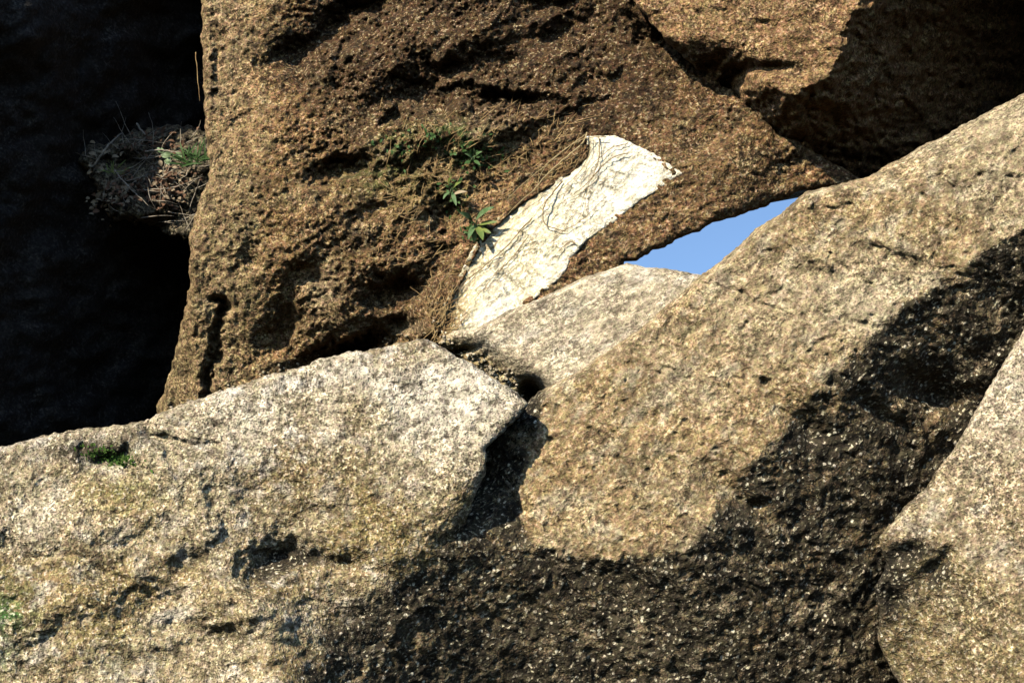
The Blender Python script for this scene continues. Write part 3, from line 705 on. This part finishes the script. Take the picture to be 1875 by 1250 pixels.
# straw and rootlets at the slab's foot
b = Bag()
for i in range(150):
    u0 = rnd.gauss(806, 16); v0 = rnd.gauss(585, 28); 
    if v0 > 640: continue
    L = rnd.uniform(12, 46); a = math.radians(rnd.gauss(-70, 45))
    uv = [(u0, v0), (u0 + .5 * L * math.cos(a) + rnd.uniform(-7, 7), v0 + .5 * L * math.sin(a) + rnd.uniform(-5, 5)), (u0 + L * math.cos(a) + rnd.uniform(-9, 9), v0 + L * math.sin(a))]
    b.add(*strand(uv, .003, .0012, ('A', 'W'), n=7, sides=3, lifts=[.01, .03 * rnd.random() + .01, .006]))
tag(b.obj('dry_grass', M_straw), 'brown matted dry grass at the foot of the white slab', 'dry grass', None, 'stuff')

# dead fibres on the brown boulder above the slab
b = Bag()
for i in range(330):
    u0 = rnd.uniform(690, 1060); v0 = rnd.gauss(330, 75) - (u0 - 850) * 0.25
    if v0 < 190: continue
    L = rnd.uniform(12, 55); a = math.radians(rnd.gauss(-38, 35))
    uv = [(u0, v0), (u0 + .5 * L * math.cos(a) + rnd.uniform(-6, 6), v0 + .5 * L * math.sin(a) + rnd.uniform(-6, 6)), (u0 + L * math.cos(a), v0 + L * math.sin(a))]
    b.add(*strand(uv, .0026, .001, ('A',), n=7, sides=3, lifts=[.005, .04 * rnd.random(), .005]))
tag(b.obj('dry_fibres', M_straw), 'thin dry fibres clinging to the brown boulder around the weeds', 'dry fibres', None, 'stuff')

# weeds
def weed(u, v, label, leaves, key=('A', 'W'), stem=True, lift=.03):
    D = on(key, u, v, lift); og = P(np.array(float(u)), np.array(float(v)), np.array(D + .03))
    r = empty('weed', og); tag(r, label, 'weed', None)
    for (bu, bv, tu, tv, w, mt, up) in leaves:
        p0 = P(np.array(float(bu)), np.array(float(bv)), np.array(D)); p1 = P(np.array(float(tu)), np.array(float(tv)), np.array(D - up))
        part('leaf', leaf(p0, p1, w, .12, .35, -FW + .5 * UP + rnd.uniform(-.5, .2) * RX), mt, r, og)
        if stem:
            s = tube(np.array([og, p0 * .5 + og * .5 + .01 * UP, p0]), [.004, .003, .002], 4); part('stem', s, M_leaf, r, og)
    return r
weed(872, 418, 'broad leaved green weed at the upper left edge of the white slab',
     [(866, 408, 838, 390, .020, M_leaf, .10), (872, 402, 907, 380, .018, M_leaf, .10), (870, 412, 858, 440, .016, M_leaf, .08), (873, 415, 884, 442, .020, M_leafy, .10),
      (868, 420, 868, 446, .015, M_leafy, .05), (878, 412, 912, 408, .013, M_leafy, .06), (864, 404, 852, 402, .012, M_leaf, .08), (880, 420, 900, 428, .012, M_leafy, .05)])
weed(828, 348, 'small pale green weed higher on the brown boulder, left of the roots',
     [(828, 346, 846, 334, .012, M_leafy, .06), (826, 348, 812, 340, .010, M_leaf, .06), (828, 352, 836, 378, .012, M_leaf, .06), (824, 352, 812, 366, .011, M_leaf, .05), (830, 356, 856, 352, .011, M_deadp, .05), (822, 340, 828, 322, .009, M_leafy, .06)])
weed(868, 290, 'low dark green weed in a hollow of the brown boulder, uppermost weed',
     [(868, 288, 884, 278, .010, M_leaf, .05), (866, 290, 850, 282, .010, M_leaf, .04), (868, 294, 880, 304, .010, M_grass, .04), (862, 294, 850, 302, .009, M_grass, .04), (872, 286, 868, 270, .008, M_leaf, .05)])
# small foliage crumbs (moss and tiny leaves) on the brown boulder
b = Bag()
for (cu, cv, su, sv, n) in ((870, 285, 26, 14, 80), (830, 360, 16, 18, 40), (868, 430, 14, 12, 40), (735, 270, 18, 20, 30), (800, 250, 20, 12, 30)):
    for i in range(n):
        u = rnd.gauss(cu, su); v = rnd.gauss(cv, sv); D = on(('A',), u, v, .012)
        p0 = P(np.array(u), np.array(v), np.array(D)); d = np.array([rnd.gauss(0, 1), rnd.gauss(-.6, .6), rnd.gauss(.5, 1)]); d /= np.linalg.norm(d)
        b.add(*leaf(p0, p0 + d * rnd.uniform(.015, .035), rnd.uniform(.004, .009)))
tag(b.obj('moss_leaves', M_grass), 'tiny green moss leaves scattered over the brown boulder', 'moss', None, 'stuff')

# moss in the pocket of the pale boulder
b = Bag()
for i in range(260):
    u = rnd.gauss(205, 22); v = 838 + (u - 205) * .25 + rnd.gauss(0, 7); D = on(('E',), u, v, .004)
    p0 = P(np.array(u), np.array(v), np.array(D)); d = np.array([rnd.gauss(0, 1), rnd.gauss(-.6, .6), rnd.gauss(.6, .8)]); d /= np.linalg.norm(d)
    b.add(*leaf(p0, p0 + d * rnd.uniform(.012, .025), rnd.uniform(.003, .006)))
tag(b.obj('moss', M_moss), 'dark green moss filling a pocket near the top of the pale boulder', 'moss', None, 'stuff')

# leaf litter, twigs and plants in the cleft
for name, mt, n, seedc in (('leaf_litter', M_dead, 260, ((285, 262, 30, 12), (310, 330, 24, 16), (300, 350, 24, 14), (230, 350, 26, 14))), ('leaf_litter', M_deadp, 160, ((310, 318, 20, 8), (225, 352, 18, 8), (180, 290, 18, 16), (310, 352, 22, 10), (200, 370, 24, 14)))):
    b = Bag()
    for i in range(n):
        cu, cv, su, sv = seedc[i % len(seedc)]
        u = rnd.gauss(cu, su); v = rnd.gauss(cv, sv)
        if u > 366 or u < 150: continue
        D = on(('K',), u, v, .02 + .05 * rnd.random()); p0 = P(np.array(u), np.array(v), np.array(D))
        d = np.array([rnd.gauss(0, 1), rnd.gauss(-.3, .6), rnd.gauss(0, .6)]); d /= np.linalg.norm(d)
        b.add(*leaf(p0, p0 + d * rnd.uniform(.02, .05), rnd.uniform(.008, .016), .2, .3, np.array([rnd.uniform(-.6, .6), -1, rnd.uniform(0, 1)])))
    tag(b.obj(name, mt), ('red brown dead leaves' if mt is M_dead else 'pale tan dead leaves') + ' heaped on the mossy rock in the dark cleft', 'leaf litter', None, 'stuff')
def twig(uv, r0, r1, key, lifts, label, mat=M_twig):
    b = Bag(); b.add(*strand(uv, r0 * .8, r1 * .8, key, n=14, lifts=lifts)); o = b.obj('twig', mat, None, P(np.array(float(uv[0][0])), np.array(float(uv[0][1])), np.array(on(key, *uv[0], .03))))
    tag(o, label, 'twig')
twig([(168, 310), (185, 284), (200, 264), (214, 250), (224, 243)], .011, .005, ('K',), [.05, .16, .14], 'thick grey twig slanting across the left end of the mossy rock')
twig([(250, 226), (258, 238), (266, 246)], .009, .005, ('K',), [.08, .12], 'short pale twig sticking up from the top of the leaf litter')
twig([(266, 277), (295, 275), (332, 279)], .007, .004, ('K',), [.12, .12], 'pale horizontal twig below the red dead leaves in the cleft')
twig([(206, 306), (222, 328), (240, 346), (262, 368)], .006, .003, ('K',), [.1, .14, .08], 'thin twig slanting down the middle of the mossy rock')
twig([(188, 378), (190, 350), (196, 330)], .005, .003, ('K',), [.08, .1], 'thin upright twig at the lower left of the mossy rock')
twig([(358, 96), (361, 130), (366, 185)], .0035, .002, ('A',), [.02, .03], 'thin dry stem against the upper left edge of the brown boulder', M_straw)
# green plants in the cleft
def plantK(u, v, label, name, n, spread, w, mt, Lr, key=('K',)):
    D = on(key, u, v, .06); og = P(np.array(float(u)), np.array(float(v)), np.array(D)); r = empty(name, og); tag(r, label, name.replace('_', ' '))
    for i in range(n):
        a = rnd.uniform(-.2, math.pi + .2); L = rnd.uniform(*Lr); st = og + np.array([rnd.gauss(0, spread), rnd.uniform(-.05, 0), rnd.gauss(0, spread * .6)])
        tip = st + L * np.array([math.cos(a), -.4 * rnd.random(), math.sin(a) * .9])
        part('leaf' if w > .006 else 'blade', leaf(st, tip, w * rnd.uniform(.7, 1.2), .15, .3), mt, r, og)
M_clover = flat_mat('pale_green_leaf', (0.28, 0.36, 0.22), (0.18, 0.26, 0.12), 25, 0.5)
plantK(306, 292, 'pale green small leaved plant in the middle of the cleft litter', 'seedling', 9, .05, .016, M_clover, (.03, .06))
plantK(356, 300, 'bright green grass tuft against the left edge of the brown boulder', 'grass_tuft', 34, .035, .005, M_grass, (.08, .16))
plantK(212, 320, 'yellowish grass wisp on the left of the mossy rock', 'grass_wisp', 12, .02, .003, M_leafy, (.05, .10))

# fine dry stems tangled over the ledge
b = Bag()
for i in range(110):
    u0 = rnd.uniform(150, 350); v0 = rnd.uniform(250, 425)
    if sdf(np.array([u0]), np.array([v0]), polyK)[0] < 4: continue
    L = rnd.uniform(20, 75); a = math.radians(rnd.uniform(-170, 10))
    uv = [(u0, v0), (u0 + .5 * L * math.cos(a) + rnd.uniform(-9, 9), v0 + .5 * L * math.sin(a) + rnd.uniform(-6, 6)), (u0 + L * math.cos(a), v0 + L * math.sin(a))]
    b.add(*strand(uv, .0032, .0012, ('K',), n=8, sides=3, lifts=[.02, .05 + .12 * rnd.random(), .05]))
tag(b.obj('dry_stems', M_twig), 'fine grey dry stems tangled over the mossy rock in the cleft', 'dry stems', None, 'stuff')

# grit and chips caught in the joints
b = Bag()
def chip(p, r):
    co = []
    for k in range(12):
        z = 1 - 2 * (k + .5) / 12; t = k * 2.4; q = math.sqrt(1 - z * z)
        co.append(p + r * rnd.uniform(.6, 1.2) * (q * math.cos(t) * RX + q * math.sin(t) * UP * .8 + z * FW * .7))
    import itertools
    c = np.array(co)
    from mathutils import geometry
    import bmesh
    bm = bmesh.new()
    for v in c: bm.verts.new(v)
    res = bmesh.ops.convex_hull(bm, input=bm.verts[:]); bm.verts.ensure_lookup_table(); bm.verts.index_update()
    fs = [[v.index for v in f.verts] for f in bm.faces]; cc = np.array([v.co[:] for v in bm.verts]); bm.free()
    return cc, np.zeros((0, 4), int), np.array([f for f in fs if len(f) == 3])
for pts, n, ks in (([(806, 626), (850, 650), (900, 680), (960, 722)], 150, ('F', 'E')), ([(330, 745), (560, 668), (640, 640), (780, 612)], 70, ('A', 'E')), ([(800, 560), (812, 630)], 30, ('A', 'W'))):
    pr = resample(pts, 60)
    for i in range(n):
        u, v = pr[rnd.randrange(60)]; u += rnd.gauss(0, 7); v += rnd.gauss(-4, 6); r_ = rnd.uniform(.004, .014)
        D = on(ks[:1], u, v, r_ * .4); b.add(*chip(P(np.array(u), np.array(v), np.array(D)), r_))
tag(b.obj('grit', M_F), 'small stone chips and grit caught in the joints between the boulders', 'grit', None, 'stuff')
